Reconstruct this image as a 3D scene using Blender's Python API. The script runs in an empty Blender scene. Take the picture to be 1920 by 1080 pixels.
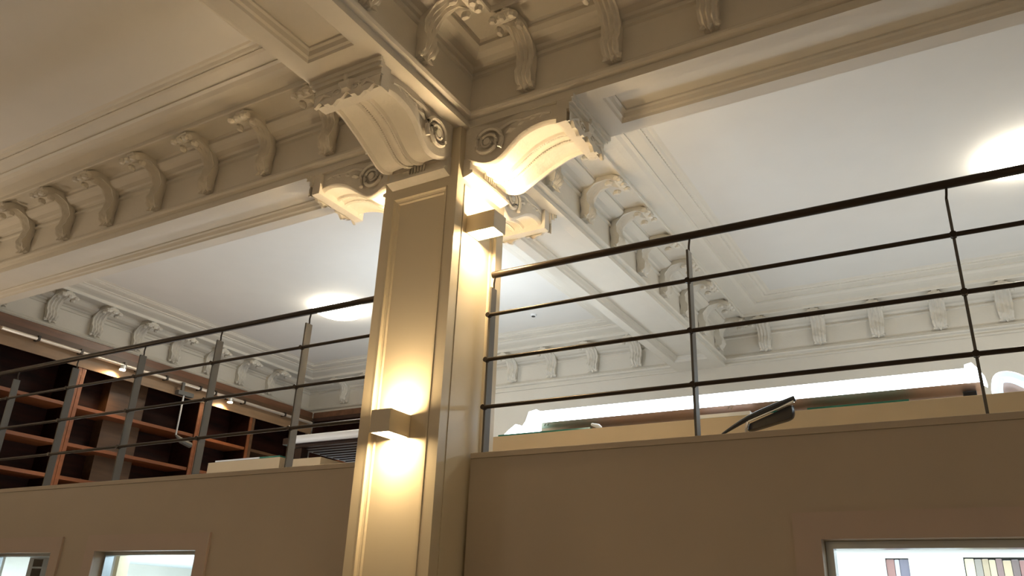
import bpy, math, random
from mathutils import Matrix, Vector
random.seed(7)
S = 3.6                      # metres per layout unit
FLOOR = -0.444               # lower floor height in units (camera eye at 0)
MEZZ = 0.195                 # upper floor

# ---------------------------------------------------------------- camera
cam_d = bpy.data.cameras.new('camera'); cam = bpy.data.objects.new('camera', cam_d)
bpy.context.collection.objects.link(cam)
R = Matrix(((0.86227345, 0.50491778, 0.03927509),
            (0.16301224, -0.35013368, 0.92240632),
            (0.47949088, -0.78896416, -0.38421875)))
cam.matrix_world = R.transposed().to_4x4()
cam_d.sensor_fit = 'HORIZONTAL'; cam_d.sensor_width = 36.0
cam_d.lens = 1500.406 / 1920 * 36.0
cam_d.clip_start = 0.03; cam_d.clip_end = 100
sc = bpy.context.scene; sc.camera = cam
# ---------------------------------------------------------------- world, exposure
w = bpy.data.worlds.new('world'); sc.world = w; w.use_nodes = True
w.node_tree.nodes['Background'].inputs[0].default_value = (0.9, 0.8, 0.65, 1)
w.node_tree.nodes['Background'].inputs[1].default_value = 0.05
sc.view_settings.view_transform = 'Standard'; sc.view_settings.look = 'None'
sc.view_settings.gamma = 1; sc.view_settings.use_curve_mapping = False
sc.view_settings.exposure = 0.0
WARM = (1.0, 0.72, 0.40); CEIL = (1.0, 0.86, 0.68); COOL = (0.72, 0.88, 1.0)

def area(name, loc, size, power, col, rot=(0, 0, 0), sy=None):
    l = bpy.data.lights.new(name, 'AREA'); l.energy = power; l.color = col; l.size = size * S
    if sy: l.shape = 'RECTANGLE'; l.size_y = sy * S
    o = bpy.data.objects.new(name, l); o.location = Vector(loc) * S; o.rotation_euler = rot
    bpy.context.collection.objects.link(o); return o
def point(name, loc, power, col, r=0.05):
    l = bpy.data.lights.new(name, 'POINT'); l.energy = power; l.color = col; l.shadow_soft_size = r
    o = bpy.data.objects.new(name, l); o.location = Vector(loc) * S
    bpy.context.collection.objects.link(o); return o
# lower office behind the glazed openings: added fill lights, no fixtures seen
area('office_fill_light', (0.25, 1.2, 0.118), 0.16, 60, (0.9, 0.97, 1.0), sy=1.6).rotation_euler = (0, 0, math.pi/2)
area('office_fill_light', (-1.7, 1.25, 0.118), 0.2, 90, COOL, sy=1.2).rotation_euler = (0, 0, math.pi/2)
# near hall: added fill lights at ceiling height, behind and beside the viewer
area('hall_fill_light', (-1.6, -0.35, 0.88), 0.2, 27, (1.0, 0.84, 0.66))
area('hall_fill_light', (0.9, -0.35, 0.88), 0.2, 27, (1.0, 0.84, 0.66))

# added upward fill lights to brighten the hall ceiling, out of the picture
UP = (math.pi, 0, 0)
for x, y in ((-2.30, -.15), (-.74, -1.20), (.80, -.60), (-2.3, .60)):
    area('hall_fill_uplight', (x, y, .30), 0.05, 13, (1.0, 0.78, 0.55), rot=UP)
# more fill lights added inside the office, no lamps built for them
area('office_fill_uplight', (-1.75, 1.75, -.10), 0.3, 45, COOL, rot=UP)
point('office_fill_point', (-2.05, 1.55, -.12), 60, COOL, .3)
# upward fill lights added in the upper room, unseen below the parapet line
area('gallery_fill_uplight', (.10, 2.02, .34), 1.3, 25, (.78, .90, 1.0), rot=UP, sy=.05)
area('gallery_fill_uplight', (-1.65, 2.02, .34), 1.1, 13, (.78, .90, 1.0), rot=UP, sy=.05)
area('gallery_fill_uplight', (-1.75, 1.30, .27), 1.0, 13, (.95, .95, .95), rot=UP, sy=.05)
area('table_fill_light', (-1.19, 1.70, .462), 0.16, 30, (.82, .92, 1.0), rot=UP, sy=.04)  # added fill light over the reading table, brightens the left upper ceiling

# ---------------------------------------------------------------- materials
def mat(name, col, rough=0.5, metal=0.0, bump=0.0, bscale=60, var=0.0, vscale=3.0, emit=None, es=0, spec=0.5, wood=False):
    m = bpy.data.materials.new(name); m.use_nodes = True; nt = m.node_tree; b = nt.nodes['Principled BSDF']
    b.inputs['Base Color'].default_value = (*col, 1); b.inputs['Roughness'].default_value = rough
    b.inputs['Metallic'].default_value = metal; b.inputs['Specular IOR Level'].default_value = spec
    tc = nt.nodes.new('ShaderNodeTexCoord')
    if var or wood:
        n = nt.nodes.new('ShaderNodeTexNoise'); n.inputs['Scale'].default_value = vscale; n.inputs['Detail'].default_value = 5
        src = tc.outputs['Object']
        if wood:
            mp = nt.nodes.new('ShaderNodeMapping'); mp.inputs['Scale'].default_value = (9, 1.2, 9)
            nt.links.new(src, mp.inputs['Vector']); src = mp.outputs['Vector']
        nt.links.new(src, n.inputs['Vector'])
        cr = nt.nodes.new('ShaderNodeValToRGB')
        cr.color_ramp.elements[0].position = 0.3; cr.color_ramp.elements[1].position = 0.7
        cr.color_ramp.elements[0].color = (*[c * (1 - var) for c in col], 1)
        cr.color_ramp.elements[1].color = (*[min(1, c * (1 + var * .6)) for c in col], 1)
        nt.links.new(n.outputs['Fac'], cr.inputs[0]); nt.links.new(cr.outputs[0], b.inputs['Base Color'])
    if bump:
        n2 = nt.nodes.new('ShaderNodeTexNoise'); n2.inputs['Scale'].default_value = bscale; n2.inputs['Detail'].default_value = 4
        nt.links.new(tc.outputs['Object'], n2.inputs['Vector'])
        bp = nt.nodes.new('ShaderNodeBump'); bp.inputs['Strength'].default_value = bump; bp.inputs['Distance'].default_value = 0.01
        nt.links.new(n2.outputs['Fac'], bp.inputs['Height']); nt.links.new(bp.outputs[0], b.inputs['Normal'])
    if emit:
        b.inputs['Emission Color'].default_value = (*emit, 1); b.inputs['Emission Strength'].default_value = es
    return m
M = dict(
 plaster=mat('cream_plaster', (0.74, 0.70, 0.62), 0.55, bump=0.12, bscale=40, var=0.04),
 carved=mat('carved_plaster', (0.75, 0.71, 0.63), 0.75, bump=0.25, bscale=55, var=0.05, vscale=8, spec=0.2),
 ceil=mat('ceiling_paint', (0.75, 0.73, 0.69), 0.7, bump=0.05, bscale=25, var=0.02),
 paint=mat('pillar_satin_paint', (0.70, 0.62, 0.46), 0.32, bump=0.03, bscale=12, var=0.02),
 wall=mat('wall_paint', (0.48, 0.415, 0.33), 0.5, bump=0.06, bscale=30, var=0.03),
 frame=mat('frame_paint', (0.50, 0.41, 0.35), 0.45, var=0.02),
 metal=mat('dark_metal', (0.045, 0.035, 0.028), 0.32, 0.6, var=0.1),
 post=mat('grey_metal', (0.12, 0.115, 0.105), 0.5, 0.2, var=0.1),
 alu=mat('aluminium', (0.55, 0.58, 0.6), 0.3, 0.7, var=0.04),
 chrome=mat('chrome', (0.8, 0.78, 0.74), 0.12, 1.0, var=0.02),
 rail=mat('rail_metal', (0.75, 0.66, 0.55), 0.3, 0.6, var=0.04),
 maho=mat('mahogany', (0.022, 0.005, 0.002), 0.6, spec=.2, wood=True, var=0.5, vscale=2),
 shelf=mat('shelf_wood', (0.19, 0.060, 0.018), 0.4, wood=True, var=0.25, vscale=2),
 oak=mat('stile_wood', (0.10, 0.050, 0.022), 0.4, wood=True, var=0.3, vscale=2),
 cornice=mat('cornice_wood', (0.20, 0.09, 0.045), 0.35, wood=True, var=0.25, vscale=2),
 dark=mat('dark_table_wood', (0.035, 0.014, 0.008), 0.3, wood=True, var=0.4, vscale=4),
 beige=mat('beige_panel', (0.62, 0.50, 0.33), 0.45, var=0.03),
 sconce=mat('sconce_shell', (0.62, 0.56, 0.44), 0.4, var=0.02),
 copper=mat('copper_reflector', (0.66, 0.47, 0.39), 0.25, 0.35, var=0.12, vscale=1.5),
 white=mat('white_enamel', (0.85, 0.87, 0.88), 0.25, var=0.02),
 black=mat('black_upholstery', (0.012, 0.011, 0.012), 0.35, var=0.2, vscale=20),
 floor=mat('floor_wood', (0.48, 0.36, 0.24), 0.4, wood=True, var=0.2, vscale=2),
 mezzf=mat('mezzanine_floor', (0.55, 0.50, 0.44), 0.5, var=0.1),
 office=mat('office_wall', (0.78, 0.84, 0.88), 0.6, var=0.02),
 bulb=mat('sconce_glow', (1, .9, .7), 0.5, emit=WARM, es=150, var=0.01),
 bulb2=mat('sconce_glow_strong', (1, .9, .7), 0.5, emit=WARM, es=185, var=0.01),
 dome=mat('ceiling_lamp_glow', (1, .95, .85), 0.5, emit=(1.0, .91, .74), es=30, var=0.01),
 tube=mat('cool_tube_glow', (1, 1, 1), 0.5, emit=(0.76, 0.90, 1.0), es=9, var=0.01),
 spotg=mat('spot_glow', (1, 1, 1), 0.5, emit=(1.0, 0.8, 0.5), es=20, var=0.01),
)
def glassmat(name, col, tint=0.85):
    m = bpy.data.materials.new(name); m.use_nodes = True; nt = m.node_tree; nt.nodes.clear()
    o = nt.nodes.new('ShaderNodeOutputMaterial'); mx = nt.nodes.new('ShaderNodeMixShader')
    t = nt.nodes.new('ShaderNodeBsdfTransparent'); g = nt.nodes.new('ShaderNodeBsdfGlossy')
    t.inputs[0].default_value = (*col, 1); g.inputs['Roughness'].default_value = 0.03
    lw = nt.nodes.new('ShaderNodeLayerWeight'); lw.inputs['Blend'].default_value = 0.5
    pw = nt.nodes.new('ShaderNodeMath'); pw.operation = 'POWER'; pw.inputs[1].default_value = 5; nt.links.new(lw.outputs['Facing'], pw.inputs[0])
    f = nt.nodes.new('ShaderNodeMath'); f.operation = 'MULTIPLY_ADD'; f.inputs[1].default_value = .9; f.inputs[2].default_value = .03
    nt.links.new(pw.outputs[0], f.inputs[0])
    nt.links.new(f.outputs[0], mx.inputs[0]); nt.links.new(t.outputs[0], mx.inputs[1]); nt.links.new(g.outputs[0], mx.inputs[2])
    nt.links.new(mx.outputs[0], o.inputs[0]); return m
M['glass'] = glassmat('clear_glass', (0.95, 0.98, 0.98))
M['green'] = mat('green_glass_edge', (0.03, 0.20, 0.15), 0.1, spec=0.8, var=0.1)

# ---------------------------------------------------------------- mesh helpers
class MB:
    def __init__(s): s.v = []; s.f = []
    def box(s, x0, x1, y0, y1, z0, z1):
        n = len(s.v)
        s.v += [(x0,y0,z0),(x1,y0,z0),(x1,y1,z0),(x0,y1,z0),(x0,y0,z1),(x1,y0,z1),(x1,y1,z1),(x0,y1,z1)]
        s.f += [tuple(n+i for i in q) for q in ((0,3,2,1),(4,5,6,7),(0,1,5,4),(1,2,6,5),(2,3,7,6),(3,0,4,7))]
        return s
    def tube(s, pts, r, n=10, cap=True):
        pts = [Vector(p) for p in pts]; base = len(s.v); k = len(pts); rs = r if isinstance(r, (list, tuple)) else [r]*k
        for i, p in enumerate(pts):
            d = (pts[min(i+1, k-1)] - pts[max(i-1, 0)]).normalized()
            up = Vector((0, 0, 1)) if abs(d.z) < .9 else Vector((0, 1, 0))
            a = d.cross(up).normalized(); b = a.cross(d)
            for j in range(n):
                t = 2*math.pi*j/n; q = p + (a*math.cos(t) + b*math.sin(t))*rs[i]; s.v.append(tuple(q))
        for i in range(k-1):
            for j in range(n):
                s.f.append((base+i*n+j, base+i*n+(j+1) % n, base+(i+1)*n+(j+1) % n, base+(i+1)*n+j))
        if cap:
            s.f.append(tuple(base+j for j in range(n))[::-1]); s.f.append(tuple(base+(k-1)*n+j for j in range(n)))
        return s
    def ball(s, c, rx, ry, rz, n=8, m=5):
        b = len(s.v)
        for i in range(m+1):
            a = math.pi*i/m
            for j in range(n):
                t = 2*math.pi*j/n
                s.v.append((c[0]+rx*math.sin(a)*math.cos(t), c[1]+ry*math.sin(a)*math.sin(t), c[2]+rz*math.cos(a)))
        for i in range(m):
            for j in range(n): s.f.append((b+i*n+j, b+(i+1)*n+j, b+(i+1)*n+(j+1) % n, b+i*n+(j+1) % n))
        return s
    def grid(s, rows, closed=False):       # rows: list of equal-length point lists
        b = len(s.v); n = len(rows[0])
        for r in rows: s.v += [tuple(p) for p in r]
        for i in range(len(rows)-1):
            for j in range(n if closed else n-1):
                s.f.append((b+i*n+j, b+i*n+(j+1) % n, b+(i+1)*n+(j+1) % n, b+(i+1)*n+j))
        return s
    def face(s, pts):
        b = len(s.v); s.v += [tuple(p) for p in pts]; s.f.append(tuple(range(b, b+len(pts)))); return s
    def map(s, fn): s.v = [tuple(fn(*p)) for p in s.v]; return s

def mesh_from(name, mb, m, smooth=False, org=(0, 0, 0)):
    me = bpy.data.meshes.new(name)
    me.from_pydata([((x-org[0])*S, (y-org[1])*S, (z-org[2])*S) for x, y, z in mb.v], [], mb.f)
    import bmesh
    bm = bmesh.new(); bm.from_mesh(me); bmesh.ops.remove_doubles(bm, verts=bm.verts, dist=1e-5)
    bmesh.ops.recalc_face_normals(bm, faces=bm.faces)
    bm.to_mesh(me); bm.free()
    me.materials.append(m)
    if smooth:
        for p in me.polygons: p.use_smooth = True
        me.set_sharp_from_angle(angle=math.radians(38))
    return me
ORG = {}
def obj(name, mb, m, parent=None, smooth=False, bevel=0, kind=None, label=None, org=None):
    if parent is not None: base = ORG[parent.name]
    else: base = org or tuple(sum(c)/len(mb.v) for c in zip(*mb.v))
    if parent is not None and org: loc = tuple(o-b for o, b in zip(org, base)); o_ = org
    elif parent is not None: loc = (0, 0, 0); o_ = base
    else: loc = base; o_ = base
    me = mesh_from(name, mb, m, smooth, o_)
    o = bpy.data.objects.new(name, me); bpy.context.collection.objects.link(o)
    o.location = Vector(loc)*S; o.parent = parent; ORG[o.name] = o_
    if bevel:
        bv = o.modifiers.new('bevel', 'BEVEL'); bv.width = bevel; bv.segments = 2; bv.limit_method = 'ANGLE'
    if kind: o['kind'] = kind
    if label: o['label'] = label
    return o
def tag(o, label, cat, group=None, kind=None):
    o['label'] = label; o['category'] = cat
    if group: o['group'] = group
    if kind: o['kind'] = kind
    return o
def thing(name, loc, label, cat, group=None, kind=None):
    o = bpy.data.objects.new(name, None); bpy.context.collection.objects.link(o)
    o.empty_display_size = 0.1; o.location = Vector(loc)*S; ORG[o.name] = tuple(loc)
    return tag(o, label, cat, group, kind)
def struct(name, mb, m, label=None, cat=None, **k):
    o = obj(name, mb, m, **k); o['kind'] = 'structure'
    if label: o['label'] = label; o['category'] = cat or name.split('_')[0]
    return o

def panel(mb, u0, u1, v0, v1, P, rings, back=True):
    """recessed panel on a flat face: rings = [(inset, depth)...]; P(u,v,d)->xyz"""
    rows = []
    for ins, d in rings:
        rows.append([P(u0+ins, v0+ins, d), P(u1-ins, v0+ins, d), P(u1-ins, v1-ins, d), P(u0+ins, v1-ins, d)])
    mb.grid(rows, closed=True)
    if back: mb.face(rows[-1])
RINGS = [(0, 0), (0, -.0012), (.0022, -.0012), (.0038, .0030), (.0062, .0042), (.0085, .0042), (.0105, .0068), (.0125, .0068)]
def face_with_panel(mb, u0, u1, v0, v1, mu, mv0, mv1, P):
    a, b, c, d = u0+mu, u1-mu, v0+mv0, v1-mv1
    o = [(u0, v0), (u1, v0), (u1, v1), (u0, v1)]; i = [(a, c), (b, c), (b, d), (a, d)]
    for k in range(4):
        l = (k+1) % 4
        mb.face([P(*o[k], 0), P(*o[l], 0), P(*i[l], 0), P(*i[k], 0)])
    panel(mb, a, b, c, d, P, RINGS)

# ================================================================ SETTING
PX0, PX1, PY0, PY1 = -0.816, -0.667, 0.914, 1.060      # pillar
SOF = 0.757; CEILZ = 0.932; MZ = 0.905       # hall ceiling, upper room ceiling
BX0, BX1 = -0.810, -0.664                              # cross beam
WY0, WY1 = 0.930, 1.050                                # beam over the opening
XL, XR, YN, YF = -2.42, 0.95, -1.30, 2.385
# cornice profile (inward distance d, z)
PROF = [(0, SOF), (0, .764), (-.004, .766), (-.004, .774), (.004, .777), (.006, .782), (.003, .785), (.003, .788), (-.003, .792), (-.005, .797),
        (-.005, .858), (0, .860), (0, .864), (-.004, .866), (-.004, .871), (.001, .873), (.004, .877), (.016, .879), (.026, .884), (.032, .891), (.031, .898), (.034, .902),
        (.078, .903), (.080, .897), (.086, .897), (.088, .899), (.088, .908), (.095, .909), (.112, .911), (.126, .914), (.134, .919), (.142, .919), (.142, .922),
        (.168, .923), (.174, .925), (.174, .927), (.179, .927), (.184, .930), (.190, .930), (.196, CEILZ), (.205, CEILZ)]
PROF = [(0, SOF)]+[(d+.0055, z) for d, z in PROF]
def coffer(name, x0, x1, y0, y1, label, zc=CEILZ):
    q = lambda z: SOF+(z-SOF)*(zc-SOF)/(CEILZ-SOF)
    rows = [[(x0+d, y0+d, q(z)), (x1-d, y0+d, q(z)), (x1-d, y1-d, q(z)), (x0+d, y1-d, q(z))] for d, z in PROF]
    mb = MB().grid(rows, closed=True)
    o = struct(name, mb, M['plaster'], label, 'cornice')
    d = .1795; z = q(.9285); eggs = MB()
    def egg(x, y, a):
        c, s_ = (.0038, .0030) if a else (.0030, .0038)
        b = len(eggs.v)
        eggs.v += [(x-c, y, z), (x, y-s_, z), (x+c, y, z), (x, y+s_, z), (x, y, z-.004), (x, y, z+.004)]
        eggs.f += [tuple(b+i for i in q) for q in ((0,1,4),(1,2,4),(2,3,4),(3,0,4),(1,0,5),(2,1,5),(3,2,5),(0,3,5))]
    n = int((x1-x0-2*d)/.0105)
    for i in range(n):
        x = x0+d+(i+.5)*(x1-x0-2*d)/n; egg(x, y0+d, 0); egg(x, y1-d, 0)
    n = int((y1-y0-2*d)/.0105)
    for i in range(n):
        y = y0+d+(i+.5)*(y1-y0-2*d)/n; egg(x0+d, y, 1); egg(x1-d, y, 1)
    obj('egg_moulding', eggs, M['carved'], o, kind='stuff')
    return o
trim_hall_l = coffer('trim_1', XL, BX0, YN, WY0, 'cream plaster cornice with brackets above the left opening, hall side')
trim_hall_r = coffer('trim_2', BX1, XR, YN, WY0, 'cream plaster cornice with brackets above the right opening, hall side')
trim_mez_l = coffer('trim_3', XL, BX0, WY1, YF, 'pale bracketed cornice of the upper room above the bookcases', MZ)
trim_mez_r = coffer('trim_4', BX1, XR, WY1, YF, 'pale bracketed cornice of the upper room right of the pillar', MZ)
for i, (x0, x1, y0, y1, lb) in enumerate([(XL, BX0, YN, WY0, 'dim smooth ceiling panel of the hall, upper left'), (BX1, XR, YN, WY0, 'hall ceiling panel right of the cross beam'),
                                      (XL, BX0, WY1, YF, 'pale upper room ceiling left of the pillar, with round lamp'), (BX1, XR, WY1, YF, 'pale upper room ceiling right of the pillar, with round lamp')]):
    zc = CEILZ if y1 < 1 else MZ
    struct('ceiling', MB().box(x0+.20, x1-.20, y0+.20, y1-.20, zc-.0005, zc+.01), M['ceil'], lb, 'ceiling')

# beams: soffits with recessed panels
def sof(xa, xb, ya, yb, px, py):
    mb = MB(); P = lambda u, v, d: (u, v, SOF+d)
    a, b, c, d = xa+px, xb-px, ya+py, yb-py
    o = [(xa, ya), (xb, ya), (xb, yb), (xa, yb)]; i = [(a, c), (b, c), (b, d), (a, d)]
    for k in range(4):
        l = (k+1) % 4; mb.face([P(*o[k], 0), P(*o[l], 0), P(*i[l], 0), P(*i[k], 0)])
    panel(mb, a, b, c, d, P, [(0, 0), (.002, .004), (.006, .006), (.009, .012), (.0125, .014), (.0125, .017)])
    mb.box(xa, xb, ya, yb, SOF+.03, CEILZ+.01)
    return mb
def beam(name, xa, xb, ya, yb, px, py, lb): return struct(name, sof(xa, xb, ya, yb, px, py), M['plaster'], lb, 'beam')
beam('ceiling_beam', BX0, BX1, YN, .674+.02, .028, .022, 'panelled ceiling beam running overhead from the pillar towards the viewer')
struct('ceiling_beam', MB().box(BX0, BX1, .694, WY1, SOF, CEILZ+.01), M['plaster'], 'solid plaster beam block directly above the pillar', 'beam')
beam('ceiling_beam', BX0, BX1, WY1, YF-.0, .020, .10, 'pale cross beam of the upper room running back from the pillar')
beam('ceiling_beam', XL, BX0-.22, WY0, WY1, .03, .022, 'panelled beam over the left opening')
beam('ceiling_beam', BX1+.23, XR, WY0, WY1, .006, .022, 'panelled beam over the right opening')
struct('ceiling_beam', MB().box(BX0-.22, BX0, WY0, WY1, SOF, CEILZ+.01), M['plaster'], 'short plain beam block left of the pillar top', 'beam')
struct('ceiling_beam', MB().box(BX1, BX1+.23, WY0, WY1, SOF, CEILZ+.01), M['plaster'], 'short plain beam block right of the pillar top', 'beam')

# walls
def wall_cells(x0, x1, y0, y1, z0, z1, holes):
    mb = MB(); xs = sorted({x0, x1} | {h[0] for h in holes} | {h[1] for h in holes}); zs = sorted({z0, z1} | {h[2] for h in holes} | {h[3] for h in holes})
    inside = lambda x, z: any(h[0] < x < h[1] and h[2] < z < h[3] for h in holes)
    for i in range(len(xs)-1):
        for j in range(len(zs)-1):
            if not inside((xs[i]+xs[i+1])/2, (zs[j]+zs[j+1])/2): mb.box(xs[i], xs[i+1], y0, y1, zs[j], zs[j+1])
    return mb
WT = 1.045
HL = [(-1.92, -1.672, -.26, .092), (-1.528, -1.236, -.26, .094)]; HR = [(-.180, .62, -.26, .100)]
struct('wall_back_left', wall_cells(XL, PX0, 1.0, WT, FLOOR, .221, HL), M['wall'], 'taupe parapet wall left of the pillar, with two glazed openings', 'wall')
struct('wall_back_right', wall_cells(PX1, XR, 1.0, WT, FLOOR, .221, HR), M['wall'], 'taupe parapet wall right of the pillar, with one wide glazed opening', 'wall')
struct('trim_5', MB().box(XL, PX0, .9985, WT, .2212, .2295), M['wall'], 'thin ledge capping the parapet left of the pillar', 'ledge', bevel=.002)
struct('trim_6', MB().box(PX1, XR, .9985, WT, .2212, .2295), M['wall'], 'thin ledge capping the parapet right of the pillar', 'ledge', bevel=.002)
struct('wall_left', MB().box(XL-.05, XL, YN, YF, FLOOR, CEILZ), M['plaster'], 'left end wall behind the bookcases', 'wall')
struct('wall_right', MB().box(XR, XR+.05, YN, YF, FLOOR, CEILZ), M['plaster'], 'right end wall of the hall', 'wall')
struct('wall_front', MB().box(XL, XR, YN-.05, YN, FLOOR, CEILZ), M['plaster'], 'hall wall behind the viewer', 'wall')
struct('wall_far', MB().box(XL, XR, YF, YF+.05, FLOOR, CEILZ), M['plaster'], 'far wall of the upper room under its bracketed cornice', 'wall')
struct('floor', MB().box(XL, XR, YN, YF, FLOOR-.03, FLOOR), M['floor'], 'wooden hall floor', 'floor')
struct('floor', MB().box(XL, XR, WT, YF, .135, MEZZ), M['mezzf'], 'upper gallery floor behind the parapet', 'floor')

# pillar ---------------------------------------------------------
pillar = thing('pillar', ((PX0+PX1)/2, (PY0+PY1)/2, FLOOR), 'square cream panelled pillar with scroll consoles and two box lamps', 'pillar')
mb = MB(); z0, z1 = FLOOR, SOF
mf = .0195
face_with_panel(mb, PX0, PX1, z0, z1, mf, .25, .108, lambda u, v, d: (u, PY0+d, v))
face_with_panel(mb, PX0, PX1, z0, z1, mf, .67, .108, lambda u, v, d: (u, PY1-d, v))
face_with_panel(mb, PY0, PY1, z0, z1, mf+.001, .25, .100, lambda u, v, d: (PX1-d, u, v))
face_with_panel(mb, PY0, PY1, z0, z1, mf+.001, .25, .100, lambda u, v, d: (PX0+d, u, v))
obj('shaft', mb, M['paint'], pillar)
obj('plinth', MB().box(PX0-.008, PX1+.008, PY0-.008, PY1+.0, FLOOR, FLOOR+.06), M['paint'], pillar, bevel=.004)

XC, YC = (PX0+PX1)/2, (PY0+PY1)/2
SIDES = {'front': lambda o, w_, z: (XC-w_, PY0-o, z), 'right': lambda o, w_, z: (PX1+o, YC-w_, z),
         'left': lambda o, w_, z: (PX0-o, YC+w_, z), 'back': lambda o, w_, z: (XC+w_, PY1+o, z)}
def bez(pts, n):           # Catmull-Rom through pts
    out = []; P_ = [pts[0]]+list(pts)+[pts[-1]]
    for i in range(1, len(P_)-2):
        for k in range(n):
            t = k/n; a, b, c, d = P_[i-1], P_[i], P_[i+1], P_[i+2]
            out.append(tuple(.5*((2*b[j])+(c[j]-a[j])*t+(2*a[j]-5*b[j]+4*c[j]-d[j])*t*t+(3*b[j]-a[j]-3*c[j]+d[j])*t**3) for j in range(len(b))))
    out.append(tuple(pts[-1])); return out
HW = .058
def console(side, L=.195, k=1.0):
    T = SIDES[side]; sx = L/.195
    path = bez([(.0, .704), (.008, .699), (.022, .690), (.038, .684), (.055, .685), (.070, .693), (.086, .704), (.104, .716), (.126, .725), (.150, .730), (.168, .729), (.176, .724)], 3)
    path = [(o*sx, z) for o, z in path]
    ws = [-1, -.96, -.88, -.82, -.5, -.28, -.22, -.14, -.08, 0, .08, .14, .22, .28, .5, .82, .88, .96, 1]
    hs = [0, .002, .0035, .0, -.001, -.0005, .0025, .001, -.0015, -.002, -.0015, .001, .0025, -.0005, -.001, .0, .0035, .002, 0]
    rows = []
    for i, (o, z) in enumerate(path):
        a = path[max(0, i-1)]; b = path[min(len(path)-1, i+1)]
        tx, tz = b[0]-a[0], b[1]-a[1]; l = math.hypot(tx, tz) or 1; nx, nz = tz/l, -tx/l
        ww = HW*k*(1+.05*math.sin(i*.35))
        rows.append([T(o+nx*h*1.3, w_*ww, z+nz*h*1.3) for w_, h in zip(ws, hs)])
    mb = MB().grid(rows)
    for e in (0, -1):                       # side cheeks
        for i in range(len(path)-1):
            p, q = rows[i][e], rows[i+1][e]
            mb.face([p, q, (q[0], q[1], SOF), (p[0], p[1], SOF)])
    o_ = path[-1][0]; r = rows[-1]
    mb.face([r[0], r[-1], (r[-1][0], r[-1][1], SOF), (r[0][0], r[0][1], SOF)])
    c = obj('console', mb, M['carved'], pillar, smooth=True)
    for s_ in (-1, 1):                      # volutes on both cheeks
        pts = []; rad = []
        for i in range(44):
            a = i*.33; rr = .0285*(1-i/50)
            pts.append(T((.046*sx)+rr*math.cos(a-.6), s_*(HW*k+.0035), .7185+rr*math.sin(a-.6)*.98)); rad.append(.0042*(1-.5*i/44))
        v = MB().tube(pts, rad, 6)
        v.tube([T(.046*sx, s_*(HW*k-.004), .7185), T(.046*sx, s_*(HW*k+.007), .7185)], .0065, 10)
        tail = [T(sx*o, s_*(HW*k+.001), z) for o, z in bez([(.068, .738), (.09, .746), (.115, .744), (.14, .746), (.16, .742)], 5)]
        v.tube(tail, [.0045*(1-.6*i/(len(tail)-1)) for i in range(len(tail))], 6)
        for i, (o, z) in enumerate(((.088, .731), (.108, .738), (.128, .741), (.146, .743))):
            e = 1-.15*i; v.tube([T(sx*(o-.010*e), s_*(HW*k+.0005), z-.004), T(sx*o, s_*(HW*k+.001), z), T(sx*(o+.011*e), s_*(HW*k+.0005), z+.001)], [.0012, .0052*e, .0010], 6)
        obj('volute', v, M['carved'], c, smooth=True)
    bd = MB()                               # bead rows down the middle
    for i in range(3, len(path)-2):
        for s_ in (-1, 1):
            for t in (0, .5):
                o = path[i][0]*(1-t)+path[i+1][0]*t; z = path[i][1]*(1-t)+path[i+1][1]*t
                bd.ball(T(o, s_*.0085*k, z-.001), .0022, .0022, .0022, 5, 3)
    obj('bead_row', bd, M['carved'], c, kind='stuff')
    eb = MB()                               # end block under the beam with stepped mouldings
    for j, (oa, ob, za, zb, e) in enumerate([(.172, .190, .716, .757, 0), (.190, .196, .735, .757, .003), (.196, .202, .744, .757, .006), (.202, .206, .750, .757, .009)]):
        q = HW*k+.004+e
        pts = [T(oa*sx, -q, za), T(ob*sx, -q, za), T(ob*sx, q, za), T(oa*sx, q, za)]
        top = [(p[0], p[1], zb) for p in pts]
        eb.grid([pts, top], closed=True); eb.face(pts)
    c2 = obj('end_block', eb, M['carved'], c)
    lf = MB()                               # carved leaf and mask on the end block
    q = HW*k+.006; n = 36                  # scalloped valance
    def zb_(u): return .715+.0050*math.cos(u*7.5)+.0022*math.cos(u*23)-.003*abs(u)
    rows = [[T(sx*o, (2*i/n-1)*q, z if z else zb_(2*i/n-1)) for i in range(n+1)] for o, z in ((.189, .738), (.1945, .737), (.1965, .728), (.196, 0), (.190, 0))]
    lf.grid(rows)
    lf.grid([[T(sx*.196, -.020, .742), T(sx*.196, .020, .742), T(sx*.196, .010, .722), T(sx*.196, -.010, .722)],
             [T(sx*.2035, -.011, .738), T(sx*.2035, .011, .738), T(sx*.202, .005, .726), T(sx*.202, -.005, .726)]], closed=True)
    lf.face([T(sx*.2035, -.011, .738), T(sx*.2035, .011, .738), T(sx*.202, .005, .726), T(sx*.202, -.005, .726)])
    lf.ball(T(sx*.199, 0, .748), .006, .006, .009, 7, 5)
    for s_ in (-1, 1):
        lf.tube([T(sx*.1965, s_*(.018+.0095*math.cos(a*.7)*(1-a/12)), .728+.0075*math.sin(a*.7)*(1-a/12)) for a in range(10)], .0022, 6)
        lf.tube([T(sx*.196, s_*.030, .724), T(sx*.198, s_*.042, .728), T(sx*.196, s_*.055, .721)], [.0015, .0040, .0012], 6)
    obj('acanthus_leaf', lf, M['carved'], c, smooth=True)
    cb = MB()                               # capital block: flutes and bottom moulding
    prof = [(0.0, .700), (.016, .700), (.016, .694), (.012, .690), (.012, .678), (.018, .676), (.018, .671), (.010, .668), (.002, .666), (0, .666)]
    q = HW*k+.001
    rows = [[T(o, w_*q, z) for w_ in (-1, 1)] for o, z in prof]
    cb.grid(rows)
    for e in (0, 1): cb.face([r_[e] for r_ in rows])
    for i in range(6):
        a = (i-2.5)*.0062; cb.tube([T(.014, a-.0, .697), T(.0145, a, .680)], [.0026, .0016], 6)
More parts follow.
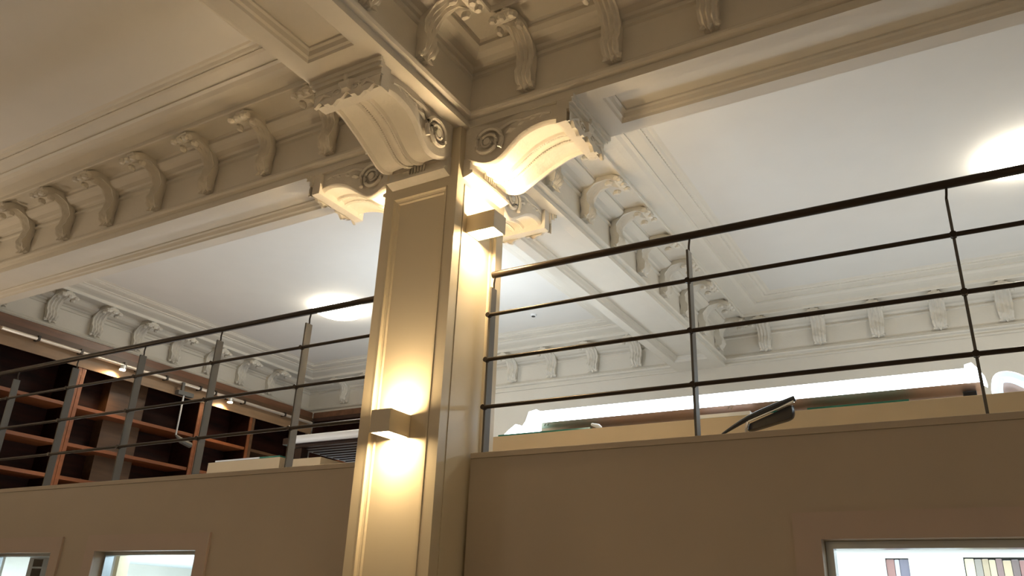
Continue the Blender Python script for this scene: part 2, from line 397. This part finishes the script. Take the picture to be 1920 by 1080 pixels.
    obj('capital_block', cb, M['carved'], c)
for sd in ('front', 'right', 'left', 'back'): console(sd)

# scroll brackets ------------------------------------------------
def bracket_mesh():
    mb = MB()
    outer = bez([(.002, .797), (.012, .799), (.021, .806), (.025, .818), (.022, .832), (.018, .846), (.019, .860), (.026, .874), (.042, .886), (.062, .889), (.086, .877)], 3)
    inner = bez([(-.004, .799), (-.003, .803), (.000, .811), (.003, .822), (.002, .834), (.000, .848), (.003, .864), (.010, .882), (.032, .901), (.062, .906), (.092, .892)], 3)
    n = len(outer); rows = []
    for i in range(n):
        t = i/(n-1); wd = .0110+.0040*math.sin(t*math.pi)+.0030*t
        o, z = outer[i]; p, q = inner[i]; dx, dz = o-p, z-q; l = math.hypot(dx, dz) or 1; dx /= l; dz /= l
        row = [(p, -wd*.8, q)]
        for k_ in range(9):
            u = -1+k_/4; rib = (.0030 if k_ % 2 == 0 else -.0010)+.0012*math.sin(i*1.3+k_)
            e = 0 if abs(u) < 1 else -.003
            row.append((o+dx*(rib+e), u*wd, z+dz*(rib+e)))
        row.append((p, wd*.8, q)); rows.append(row)
    mb.grid(rows, closed=True); mb.face(rows[0]); mb.face(rows[-1])
    # curled leaf head
    mb.tube([(.087, -.021, .880), (.087, -.010, .8815), (.087, .010, .8815), (.087, .021, .880)], [.006, .0085, .0085, .006], 8)
    for y in (-.017, 0, .017): mb.ball((.094, y, .875), .008, .0068, .0070, 6, 4)
    mb.ball((.070, -.018, .873), .010, .006, .008, 6, 4); mb.ball((.070, .018, .873), .010, .006, .008, 6, 4)
    mb.tube([(.080, 0, .885), (.086, 0, .896), (.0885, 0, .9065)], [.010, .007, .001], 6)
    # three-pointed leaf foot
    for y, dz in ((-.012, 0), (0, -.004), (.012, 0)):
        mb.tube([(.010, y*.6, .806), (.013, y, .799), (.017, y*1.25, .7935+dz)], [.0055, .0048, .0008], 6)
    return mb
bm_ = mesh_from('scroll_bracket', bracket_mesh(), M['carved'], smooth=True, org=(0, 0, SOF))
def bracket(parent, x, y, ang):
    o = bpy.data.objects.new('scroll_bracket', bm_); bpy.context.collection.objects.link(o); o.parent = parent
    b = ORG[parent.name]; o.location = Vector((x-b[0], y-b[1], SOF-b[2]))*S; o.rotation_euler = (0, 0, ang)
    if parent in (trim_mez_l, trim_mez_r): o.scale = (1, 1.2, (MZ-SOF)/(CEILZ-SOF))
H = math.pi/2
for i in range(9): bracket(trim_hall_l, -.977-i*.1675, WY0, -H)          # facing the hall
for x in [-.548+.152*i for i in range(9)]: bracket(trim_hall_r, x, WY0, -H)
for i in range(12): bracket(trim_hall_r, BX1, .785-i*.135, 0)
for i in range(12): bracket(trim_hall_l, BX0, .785-i*.16, math.pi)
for i in range(8): bracket(trim_mez_r, BX1, 1.215+i*.156, 0)
for i in range(8): bracket(trim_mez_l, XL, 1.10+i*.150, 0)
for i in range(8): bracket(trim_mez_l, BX0, 1.165+i*.155, math.pi)
for i in range(9): bracket(trim_mez_l, -.95-i*.158, YF, -H)
for i in range(9): bracket(trim_mez_r, -.53+i*.158, YF, -H)
for i in range(8): bracket(trim_mez_r, -.45+i*.16, WY1, H)

# ================================================================ OBJECTS
# sconces --------------------------------------------------------
def sconce(T, o1, wc, hw, za, zb, label, bm):
    c = T(0, wc, (za+zb)/2); t = thing('wall_sconce', c, label, 'lamp', 'box uplighters on the pillar')
    th = .0022; mb = MB()
    def bx(oa, ob, wa, wb, z0_, z1_):
        p = T(oa, wa, 0); q = T(ob, wb, 0); mb.box(min(p[0], q[0]), max(p[0], q[0]), min(p[1], q[1]), max(p[1], q[1]), z0_, z1_)
    bx(o1-th, o1, wc-hw, wc+hw, za, zb); bx(.0005, th, wc-hw, wc+hw, za, zb)
    bx(th, o1-th, wc-hw, wc-hw+th, za, zb); bx(th, o1-th, wc+hw-th, wc+hw, za, zb)
    obj('housing', mb, M['sconce'], t)
    for z in (za+.002, zb-.004):
        mb = MB(); bx(th, o1-th, wc-hw+th, wc+hw-th, z, z+.002); obj('diffuser', mb, bm, t, label='glowing warm diffuser')
sconce(lambda o, w_, z: (XC+w_, PY0-o+.0068, z), .048, 0.0, .0175, .241, .274, 'box lamp low on the pillar front, glowing up and down', M['bulb'])
sconce(lambda o, w_, z: (PX1+o-.0068, .975+w_, z), .053, 0.0, .0180, .580, .611, 'box lamp on the right side of the pillar, just under the scroll console', M['bulb2'])

sconce(lambda o, w_, z: (PX0-o+.0068, .994+w_, z), .050, 0.0, .0180, .580, .611, 'box lamp on the hidden left side of the pillar, its glow spilling round the edge', M['bulb2'])
sconce(lambda o, w_, z: (XC+w_, PY1+o-.0068, z), .048, 0.0, .0175, .580, .611, 'box lamp on the hidden back of the pillar, lighting the rear console', M['bulb'])

# railings -------------------------------------------------------
RY = 1.022
def railing(x0, x1, posts, label):
    t = thing('balcony_railing', ((x0+x1)/2, RY, .229), label, 'railing')
    zh = .516*RY
    obj('handrail', MB().tube([(x0, RY, zh), (x1, RY, zh)], .0058, 16), M['metal'], t, smooth=True)
    for kz in (.443, .3695, .295):
        z = kz*RY
        obj('crossbar', MB().tube([(x0+.002, RY-.0105, z), (x1, RY-.0105, z)], .0031, 10), M['metal'], t, smooth=True)
    for x in posts:
        zt = .492*RY
        mb = MB().box(x-.0017, x+.0017, RY-.0080, RY+.0080, .2297, zt)
        p = obj('post', mb, M['post'], t, bevel=.001)
        pin = MB().tube(bez([(x, RY+.001, zt-.012), (x, RY+.001, zt+.004), (x+.001, RY-.0005, zt+.010), (x+.003, RY, zh)], 3), .0016, 7)
        obj('pin', pin, M['metal'], p, smooth=True)
        for kz in (.443, .3695, .295): obj('clamp', MB().tube([(x, RY-.014, kz*RY), (x, RY-.006, kz*RY)], .0042, 8), M['metal'], p)
railing(XL+.01, PX0-.004, [-1.043*RY-.2435*i for i in range(6)], 'dark metal handrail and bars with grey flat posts left of the pillar')
railing(PX1+.008, XR-.01, [-.6425*RY, -.3185*RY, .0065*RY, .335, .67], 'dark metal handrail and bars with slim posts right of the pillar')

# ceiling lamps --------------------------------------------------
def dome(x, y, label, CEILZ=MZ):
    t = thing('ceiling_lamp', (x, y, CEILZ), label, 'lamp', 'round ceiling lamps')
    mb = MB(); rows = []
    for i in range(9):
        a = i/8*math.pi/2; rows.append([(x+.086*math.cos(a)*math.cos(j*math.pi/16), y+.086*math.cos(a)*math.sin(j*math.pi/16), CEILZ-.001-.030*math.sin(a)) for j in range(32)])
    mb.grid(rows, closed=True); obj('shade', mb, M['dome'], t, smooth=True, label='glowing round glass shade')
    obj('base_ring', MB().tube([(x, y, CEILZ-.008), (x, y, CEILZ-.0006)], .080, 32), M['white'], t)
dome(-1.715, 1.765, 'round glowing ceiling lamp of the upper room seen left of the pillar')
dome(.168, 1.695, 'round glowing ceiling lamp at the right edge above the handrail')
mb = MB().tube([(-1.177, 2.075, MZ-.007), (-1.177, 2.075, MZ-.0006)], .010, 16)
t = thing('ceiling_spot', (-1.177, 2.075, MZ), 'tiny recessed fitting on the upper ceiling just right of the pillar', 'lamp')
obj('ring', mb, M['white'], t, smooth=True)
obj('lens', MB().tube([(-1.177, 2.075, MZ-.0085), (-1.177, 2.075, MZ-.0071)], .006, 12), M['black'], t)

# bookcases ------------------------------------------------------
BF = -2.30; BT = .700
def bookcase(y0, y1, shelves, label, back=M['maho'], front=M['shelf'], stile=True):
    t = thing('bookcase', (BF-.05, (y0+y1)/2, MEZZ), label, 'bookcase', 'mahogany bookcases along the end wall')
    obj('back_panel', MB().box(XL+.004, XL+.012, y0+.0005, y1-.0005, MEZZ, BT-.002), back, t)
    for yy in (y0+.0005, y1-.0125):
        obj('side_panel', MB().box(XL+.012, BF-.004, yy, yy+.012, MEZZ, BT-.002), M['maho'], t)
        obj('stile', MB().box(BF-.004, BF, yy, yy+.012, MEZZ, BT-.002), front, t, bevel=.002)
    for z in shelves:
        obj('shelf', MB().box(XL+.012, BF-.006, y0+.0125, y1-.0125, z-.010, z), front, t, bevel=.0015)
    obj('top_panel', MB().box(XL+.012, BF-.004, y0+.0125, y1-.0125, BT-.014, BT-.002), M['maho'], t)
    return t
SH = [.25, .335, .430, .541]
bookcase(1.050, 1.328, SH, 'tall mahogany bookcase nearest the left edge of the picture')
b2 = bookcase(1.328, 1.775, SH, 'wide empty mahogany bookcase with a spotlit end stile')
obj('pilaster', MB().box(XL+.012, XL+.055, 1.47, 1.60, MEZZ, BT-.016), M['oak'], b2, label='lighter brown upright board in the middle')
bookcase(1.775, 2.00, SH, 'narrow mahogany bookcase right of the spotlit stile')
bookcase(2.00, 2.285, SH, 'last end-wall bookcase with pale stile beside the corner', front=M['oak'])
t = thing('bookcase', (-2.05, 2.35, MEZZ), 'dark bookcase on the far wall beside the corner', 'bookcase')
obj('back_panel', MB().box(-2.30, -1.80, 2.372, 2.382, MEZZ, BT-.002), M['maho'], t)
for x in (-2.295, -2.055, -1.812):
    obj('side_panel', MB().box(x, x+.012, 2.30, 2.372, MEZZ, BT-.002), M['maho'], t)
for z in SH:
    for x in (-2.283, -2.043): obj('shelf', MB().box(x+.0005, x+.2275, 2.302, 2.385, z-.010, z), M['shelf'], t)
# wooden cornice along the tops
bc = thing('bookcase_cornice', (-2.34, 1.7, BT), 'brown wooden cornice running along the bookcase tops into the corner', 'cornice')
def run_y(o0, z0_, o1, z1_): return MB().box(XL+.002, BF+o1, 1.05, 2.30+.0, z0_, z1_)
obj('valance_board', MB().box(BF+.0005, BF+.0035, 1.052, 2.295, .650, .6995), mat('valance_wood', (.26, .16, .085), .45, wood=True, var=.2, vscale=2), bc, label='light brown valance board')
obj('frieze_board', MB().box(XL+.004, BF+.004, 1.05, 2.296, BT, BT+.014), M['oak'], bc)
obj('crown_board', MB().box(XL+.004, BF-.045, 1.05, 2.34, BT+.0145, .752), M['cornice'], bc, bevel=.004)
obj('frieze_board', MB().box(BF+.0045, -1.80, 2.296, 2.382, BT, BT+.014), M['dark'], bc)
obj('crown_board', MB().box(BF-.0445, -1.80, 2.345, 2.382, BT+.0145, .752), M['cornice'], bc, bevel=.004)
lr = thing('ladder_rail', (BF+.02, 1.7, .69), 'bright metal ladder rail in short lengths below the bookcase cornice', 'rail')
ys = [1.06, 1.168, 1.300, 1.445, 1.495, 1.60, 1.735, 1.80, 1.86, 1.93, 2.13, 2.19, 2.28]
for a, b in zip(ys[:-1], ys[1:]):
    obj('rail_tube', MB().tube([(BF+.020, a+.004, .689), (BF+.020, b-.004, .689)], .0055, 10), M['rail'], lr, smooth=True)
    obj('rail_bracket', MB().box(BF+.0037, BF+.026, b-.0035, b+.0035, .683, .698), M['metal'], lr)
# spotlights
def spot(x, y, z, label, power, aim):
    t = thing('spotlight', (x, y, z), label, 'lamp')
    obj('body', MB().tube([(x, y, z+.012), (x, y, z)], .011, 14), M['chrome'], t, smooth=True)
    obj('lens', MB().tube([(x, y, z-.001), (x, y, z-.0025)], .009, 14), M['spotg'], t)
    l = bpy.data.lights.new('spot_beam', 'SPOT'); l.energy = power; l.color = (1.0, .66, .34); l.spot_size = 2.4; l.spot_blend = .6; l.shadow_soft_size = .03
    o = bpy.data.objects.new('spot_beam', l); bpy.context.collection.objects.link(o); o.location = Vector((x, y, z-.004))*S
    d = Vector(aim)-Vector((x, y, z)); o.rotation_euler = d.to_track_quat('-Z', 'Y').to_euler()
spot(BF+.03, 1.435, .672, 'small lit spotlight on the ladder rail at the first bookcases', 26, (BF-.05, 1.33, .4))
spot(BF+.03, 1.86, .672, 'small lit spotlight on the ladder rail above the bright stile', 22, (BF-.05, 1.77, .4))
# reading arm hanging from rail
t = thing('book_lamp', (BF+.05, 1.66, .60), 'grey metal picture lamp on a thin stem in front of the shelves', 'lamp')
obj('head', MB().box(BF+.035, BF+.055, 1.63, 1.69, .642, .656).box(BF+.0262, BF+.034, 1.655, 1.665, .650, .690), M['post'], t, bevel=.004)
obj('stem', MB().tube([(BF+.05, 1.655, .642), (BF+.05, 1.655, .512)], .003, 8), M['alu'], t, smooth=True)
obj('foot', MB().tube([(BF+.05, 1.655, .512), (BF+.05, 1.68, .498), (BF+.03, 1.73, .495)], [.003, .010, .010], 8), M['post'], t, smooth=True)

# reading table left of pillar ------------------------------------
tb = thing('reading_table', (-1.36, 1.62, MEZZ), 'long dark reading table with pale rounded edge seen from below, left of the pillar', 'table')
tx0, tx1, ty0, ty1, tz = -1.60, -1.10, 1.49, 1.80, .404
obj('tabletop', MB().box(tx0, tx1, ty0+.012, ty1, tz, tz+.018), M['dark'], tb, bevel=.006)
for i in range(11):
    y = ty0+.02+i*.026; obj('slat', MB().box(tx0+.03, tx1-.02, y, y+.014, tz-.007, tz-.0005), M['dark'], tb)
obj('edge_strip', MB().tube([(tx0+.04, ty0+.006, tz+.010), (tx1, ty0+.006, tz+.010)], .0105, 12), M['white'], tb, smooth=True, label='pale rounded front edge')
for x, y in ((-1.555, 1.53), (-1.555, 1.77), (-1.13, 1.53), (-1.13, 1.77)):
    obj('leg', MB().box(x-.012, x+.012, y-.012, y+.012, MEZZ, tz-.0075), M['dark'], tb, bevel=.003)
ts = thing('table_fill_housing', (-1.19, 1.70, .422), 'added white housing of the fill light on the dark reading table, half hidden by the pillar', 'lamp')  # box added to carry the fill light above the table
obj('housing', MB().box(-1.28, -1.11, 1.675, 1.725, .448, .460), M['white'], ts, bevel=.003)
for x in (-1.26, -1.13): obj('support', MB().box(x-.004, x+.004, 1.694, 1.706, .4221, .4479), M['metal'], ts)
# desks with beige modesty panels ---------------------------------
def desk(x0, x1, y0, y1, zt, label, legs=True):
    t = thing('desk', ((x0+x1)/2, (y0+y1)/2, MEZZ), label, 'desk')
    obj('modesty_panel', MB().box(x0, x1, y0, y0+.008, MEZZ, zt), M['beige'], t, bevel=.002)
    for x in (x0, x1-.008): obj('side_panel', MB().box(x, x+.008, y0+.0085, y1, MEZZ, zt), M['beige'], t)
    obj('desktop', MB().box(x0+.0085, x1-.0085, y0+.0085, y1, zt-.035, zt-.025), M['beige'], t)
    return t
d = desk(-1.90, -1.62, 1.52, 1.70, .378, 'beige desk with a green glass top edge behind the left railing')
obj('glass_edge', MB().box(-1.872, -1.625, 1.523, 1.60, .3785, .3830), M['green'], d, bevel=.001)
obj('pale_strip', MB().box(-1.872, -1.70, 1.520, 1.5225, .3785, .3825), M['white'], d)
obj('drawer_box', MB().box(-1.540, -1.445, 1.49, 1.60, MEZZ+.02, .362), M['beige'], tb, bevel=.003, label='beige drawer box under the table')
d = desk(-1.02, .90, 1.60, 1.78, .402, 'long beige desk panel behind the right railing')
for a, b in ((-.995, -.755), (-.365, -.335), (-.29, -.11)):
    obj('glass_edge', MB().box(a, b, 1.6025, 1.64, .4025, .4062), M['green'], d, bevel=.001, label='dark green glass strip')
obj('white_tray', MB().box(-.505, -.400, 1.601, 1.64, .4025, .4105), M['white'], d, bevel=.002, label='small white tray on the desk edge')
obj('white_clip', MB().tube([(-.752, 1.603, .412), (-.735, 1.603, .406), (-.728, 1.603, .402)], [.003, .0055, .003], 8), M['white'], d, smooth=True)
# long luminaire over the desk ------------------------------------
lm = thing('desk_luminaire', (-.46, 1.70, .41), 'very long bright white strip lamp with copper underside over the right desk', 'lamp')
LX0, LX1 = -.93, .012
prof = [(.0, .452), (.012, .462), (.03, .466), (.06, .464), (.075, .455)]
LY = 1.62
rows = [[(LX0+.03, LY+y, z) for y, z in [(-.002, .430), (-.004, .440), (0, .452), (.008, .460), (.02, .464)]],
        [(LX1-.008, LY+y, z) for y, z in [(-.002, .430), (-.004, .440), (0, .452), (.008, .460), (.02, .464)]]]
obj('diffuser', MB().grid(rows), M['tube'], lm, smooth=True, label='glowing cool white diffuser')
rows = [[(LX0+.03, LY+y, z) for y, z in [(-.002, .4298), (.004, .424), (.014, .419), (.03, .416), (.06, .415), (.10, .418), (.115, .428), (.10, .45), (.021, .4635)]],
        [(LX1+.0, LY+y, z) for y, z in [(-.002, .4298), (.004, .424), (.014, .419), (.03, .416), (.06, .415), (.10, .418), (.115, .428), (.10, .45), (.021, .4635)]]]
obj('reflector', MB().grid(rows), M['copper'], lm, smooth=True, label='copper underside')
# curved white end pieces
e1 = [(-.985, .409), (-.972, .420), (-.955, .431), (-.945, .429), (-.938, .424), (-.928, .436), (-.920, .458), (-.900, .462), (-.885, .452), (-.885, .432), (-.893, .421), (-.905, .414), (-.92, .411), (-.95, .409)]
mb = MB(); mb.grid([[(x, LY-.006, z) for x, z in e1], [(x, LY+.02, z) for x, z in e1]], closed=True); mb.face([(x, LY-.006, z) for x, z in e1]); mb.face([(x, LY+.02, z) for x, z in e1])
obj('end_cap', mb, M['tube'], lm, label='white scroll-shaped left end')
e2 = [(-.012, .463), (.0, .466), (.010, .452), (.017, .438), (.019, .424), (.014, .428), (.002, .432), (-.012, .430)]
mb = MB(); mb.grid([[(x, LY-.006, z) for x, z in e2], [(x, LY+.02, z) for x, z in e2]], closed=True); mb.face([(x, LY-.006, z) for x, z in e2]); mb.face([(x, LY+.02, z) for x, z in e2])
obj('end_cap', mb, M['tube'], lm, label='white hooked right end')
for x in (-.70, -.26): obj('support', MB().tube([(x, LY+.06, .3775), (x, LY+.06, .417)], .004, 8), M['metal'], lm, smooth=True)
obj('clip', MB().box(-.022, .0, LY+.0, LY+.03, .405, .4155), M['black'], lm, bevel=.003)
for x in (-.88, -.872, -.45, -.443): obj('screw', MB().tube([(x, LY-.0005, .4225), (x+.003, LY-.0015, .427)], .0012, 6), M['chrome'], lm)
# arched second lamp at right
ar = thing('arched_lamp', (.16, LY, .40), 'white arched lamp bending down to the right edge of the picture', 'lamp')
pts = bez([(.032, .404, 0), (.033, .420, 0), (.040, .438, 0), (.060, .437, 0), (.085, .420, 0), (.115, .403, 0), (.15, .396, 0), (.30, .394, 0)], 5)
rows = []
for i, (x, z, _) in enumerate(pts):
    a, b = pts[max(0, i-1)], pts[min(len(pts)-1, i+1)]; l = math.hypot(b[0]-a[0], b[1]-a[1]); nx, nz = -(b[1]-a[1])/l, (b[0]-a[0])/l
    rows.append([(x+nx*u, LY+.01+v, z+nz*u) for u, v in ((-.009, 0), (-.003, -.008), (.005, -.008), (.009, 0), (.005, .06), (-.003, .06))])
mb = MB().grid(rows, closed=True); mb.face(rows[0]); mb.face(rows[-1])
obj('arch', mb, mat('arched_glow', (.9, .95, 1), .4, emit=(.62, .82, 1.0), es=.9, var=.01), ar, smooth=True)
obj('reflector', MB().face([(x, LY+.03, z) for x, z, _ in pts[3:-8]]).map(lambda x, y, z: (x, y, z-.006)), M['copper'], ar)
# chair -----------------------------------------------------------
ch = thing('office_chair', (-.36, 1.50, MEZZ), 'black office chair with tilted back and chrome frame behind the right railing', 'chair')
def slab(pts, th, sx):     # closed rounded slab from outline (x,z) with thickness
    mb = MB(); n = len(pts); rows = []
    for y, k_ in ((0, .94), (th*.2, 1), (th*.8, 1), (th, .94)):
        cx = sum(p[0] for p in pts)/n; cz = sum(p[1] for p in pts)/n
        rows.append([(cx+(p[0]-cx)*k_, 1.50+y, cz+(p[1]-cz)*k_) for p in pts])
    mb.grid(rows, closed=True); mb.face(rows[0]); mb.face(rows[-1]); return mb
back = bez([(-.380, .3595), (-.34, .374), (-.300, .3885), (-.2965, .384), (-.297, .372), (-.304, .3635), (-.33, .3575), (-.377, .3475), (-.383, .352), (-.380, .3595)], 4)[:-1]
obj('backrest', slab(back, .018, 1), M['black'], ch, smooth=True)
obj('top_rim', MB().tube(bez([(-.430, 1.497, .343), (-.38, 1.494, .368), (-.33, 1.493, .386), (-.290, 1.495, .399)], 4), [.002+.0035*math.sin(min(1, i/6)*1.57) for i in range(13)], 8), M['black'], ch, smooth=True)
obj('chrome_strip', MB().tube([(-.378, 1.494, .3635), (-.292, 1.492, .3925)], .0024, 8), M['chrome'], ch, smooth=True)
obj('bracket', MB().tube([(-.384, 1.496, .338), (-.383, 1.494, .350), (-.379, 1.494, .362)], .003, 8), M['chrome'], ch, smooth=True)
obj('seat', MB().box(-.42, -.29, 1.38, 1.49, .280, .296), M['black'], ch, bevel=.01)
obj('column', MB().tube([(-.355, 1.425, .215), (-.355, 1.425, .28)], .006, 12), M['chrome'], ch, smooth=True)
for i in range(5):
    a = i*2*math.pi/5; obj('leg', MB().tube([(-.355, 1.425, .216), (-.355+.075*math.cos(a), 1.425+.075*math.sin(a), .204)], .005, 8), M['metal'], ch, smooth=True)
    obj('caster', MB().ball((-.355+.075*math.cos(a), 1.425+.075*math.sin(a), MEZZ+.0065), .0065, .0065, .0065), M['black'], ch, smooth=True)

# glazed openings of the parapet wall ------------------------------
def glazed(n, h, label, fw=.011):
    x0, x1, za, zb = h
    t = thing('window_%d' % n, ((x0+x1)/2, 1.0, za), label, 'window', kind='structure')
    mb = MB(); e = .030
    def ring(a0, a1, b0, b1, w_, y0, y1):
        mb.box(a0-w_, a1+w_, y0, y1, b1, b1+w_); mb.box(a0-w_, a1+w_, y0, y1, b0-w_, b0)
        mb.box(a0-w_, a0, y0, y1, b0, b1); mb.box(a1, a1+w_, y0, y1, b0, b1)
    ring(x0, x1, za, zb, e, .9955, .9998); obj('architrave', mb, M['frame'], t)
    mb = MB(); ring(x0+fw, x1-fw, za+fw, zb-fw, fw-.0004, 1.018, 1.036); obj('window_frame', mb, M['alu'], t)
    obj('pane', MB().box(x0+fw, x1-fw, 1.026, 1.028, za+fw, zb-fw), M['glass'], t)
glazed(1, HL[0], 'glazed opening at the bottom left corner of the picture', .006)
glazed(2, HL[1], 'glazed opening in the parapet wall left of the pillar', .006)
glazed(3, HR[0], 'wide glazed opening with metal frame at lower right', .0085)
# office behind
struct('ceiling', MB().box(XL, XR, WT, 2.0, .122, .1348), M['office'], 'white office ceiling below the gallery', 'ceiling')
struct('wall_office', MB().box(XL, XR, 1.99, 2.0, FLOOR, .1215), M['office'], 'pale office back wall seen through the glazed openings', 'wall')
t = thing('shelf_unit', (.0, 1.36, FLOOR), 'white built-in shelving seen through the lower right opening', 'shelf')
mb = wall_cells(-.55, .60, 1.30, 1.40, FLOOR, .1215, [(-.151, -.121, -.1, .1035), (-.053, .35, -.1, .1045)])
obj('carcass', mb, M['white'], t); obj('back_panel', MB().box(-.55, .6, 1.4005, 1.406, FLOOR, .1215), M['white'], t)
cols = [(.35, .2, .19), (.55, .55, .62), (.20, .20, .27), (.5, .42, .3), (.62, .57, .4), (.28, .2, .2), (.7, .66, .5), (.2, .16, .16), (.35, .33, .3), (.6, .5, .35)]
BM = [mat('book_cover', c, .5, var=.08) for c in cols]
NM = ['maroon', 'pale grey', 'dark blue', 'tan', 'sand', 'dark brown', 'cream', 'black', 'grey', 'ochre']
def book(x, wd, h, mi, label, grp, y=1.303, dp=.06):
    t = thing('book', (x+wd/2, y+dp/2, -.0995), label, 'book', grp)
    obj('cover', MB().box(x, x+wd, y, y+dp, -.0995, h), BM[mi], t, bevel=.0015)
    obj('pages', MB().box(x+.0008, x+wd-.0008, y+.002, y+dp+.001, -.0985, h+.0004), M['white'], t)
book(-.1505, .0105, .1022, 0, 'maroon upright binder in the narrow white niche', 'binders in the niche')
book(-.1395, .006, .1018, 1, 'pale grey binder in the narrow white niche', 'binders in the niche')
book(-.1330, .0115, .1022, 2, 'dark blue upright binder in the narrow white niche', 'binders in the niche')
x = -.052; i = 0
while x < .045:
    wd = random.choice([.008, .010, .012, .009]); mi = [6, 8, 3, 4, 5, 9, 7, 0, 1, 2, 9][i % 11]
    book(x, wd-.0006, .1025+random.uniform(-.002, .0005), mi, NM[mi]+[' book spine in the left half of the wide white shelf', ' book spine toward the right of the wide white shelf'][x > -.005], 'books on the wide white shelf')
    x += wd; i += 1
t = thing('partition_post', (-1.66, 1.16, FLOOR), 'grey door post seen through the opening left of the pillar', 'post')
obj('post', MB().box(-1.700, -1.676, 1.14, 1.16, FLOOR, .1215), M['alu'], t); obj('casing', MB().box(-1.6755, -1.650, 1.137, 1.163, FLOOR, .1215), M['beige'], t)
t = thing('lattice_shelf', (-1.96, 1.16, FLOOR), 'small brown lattice shelf behind the bottom left opening', 'shelf')
mb = wall_cells(-1.992, -1.88, 1.14, 1.17, FLOOR, .1215, [(-1.974, -1.936, .074-.021*k_, .074-.021*k_+.017) for k_ in range(-1, 12)])
obj('lattice', mb, M['oak'], t); obj('back_panel', MB().box(-1.992, -1.88, 1.1705, 1.174, FLOOR, .1215), M['maho'], t)
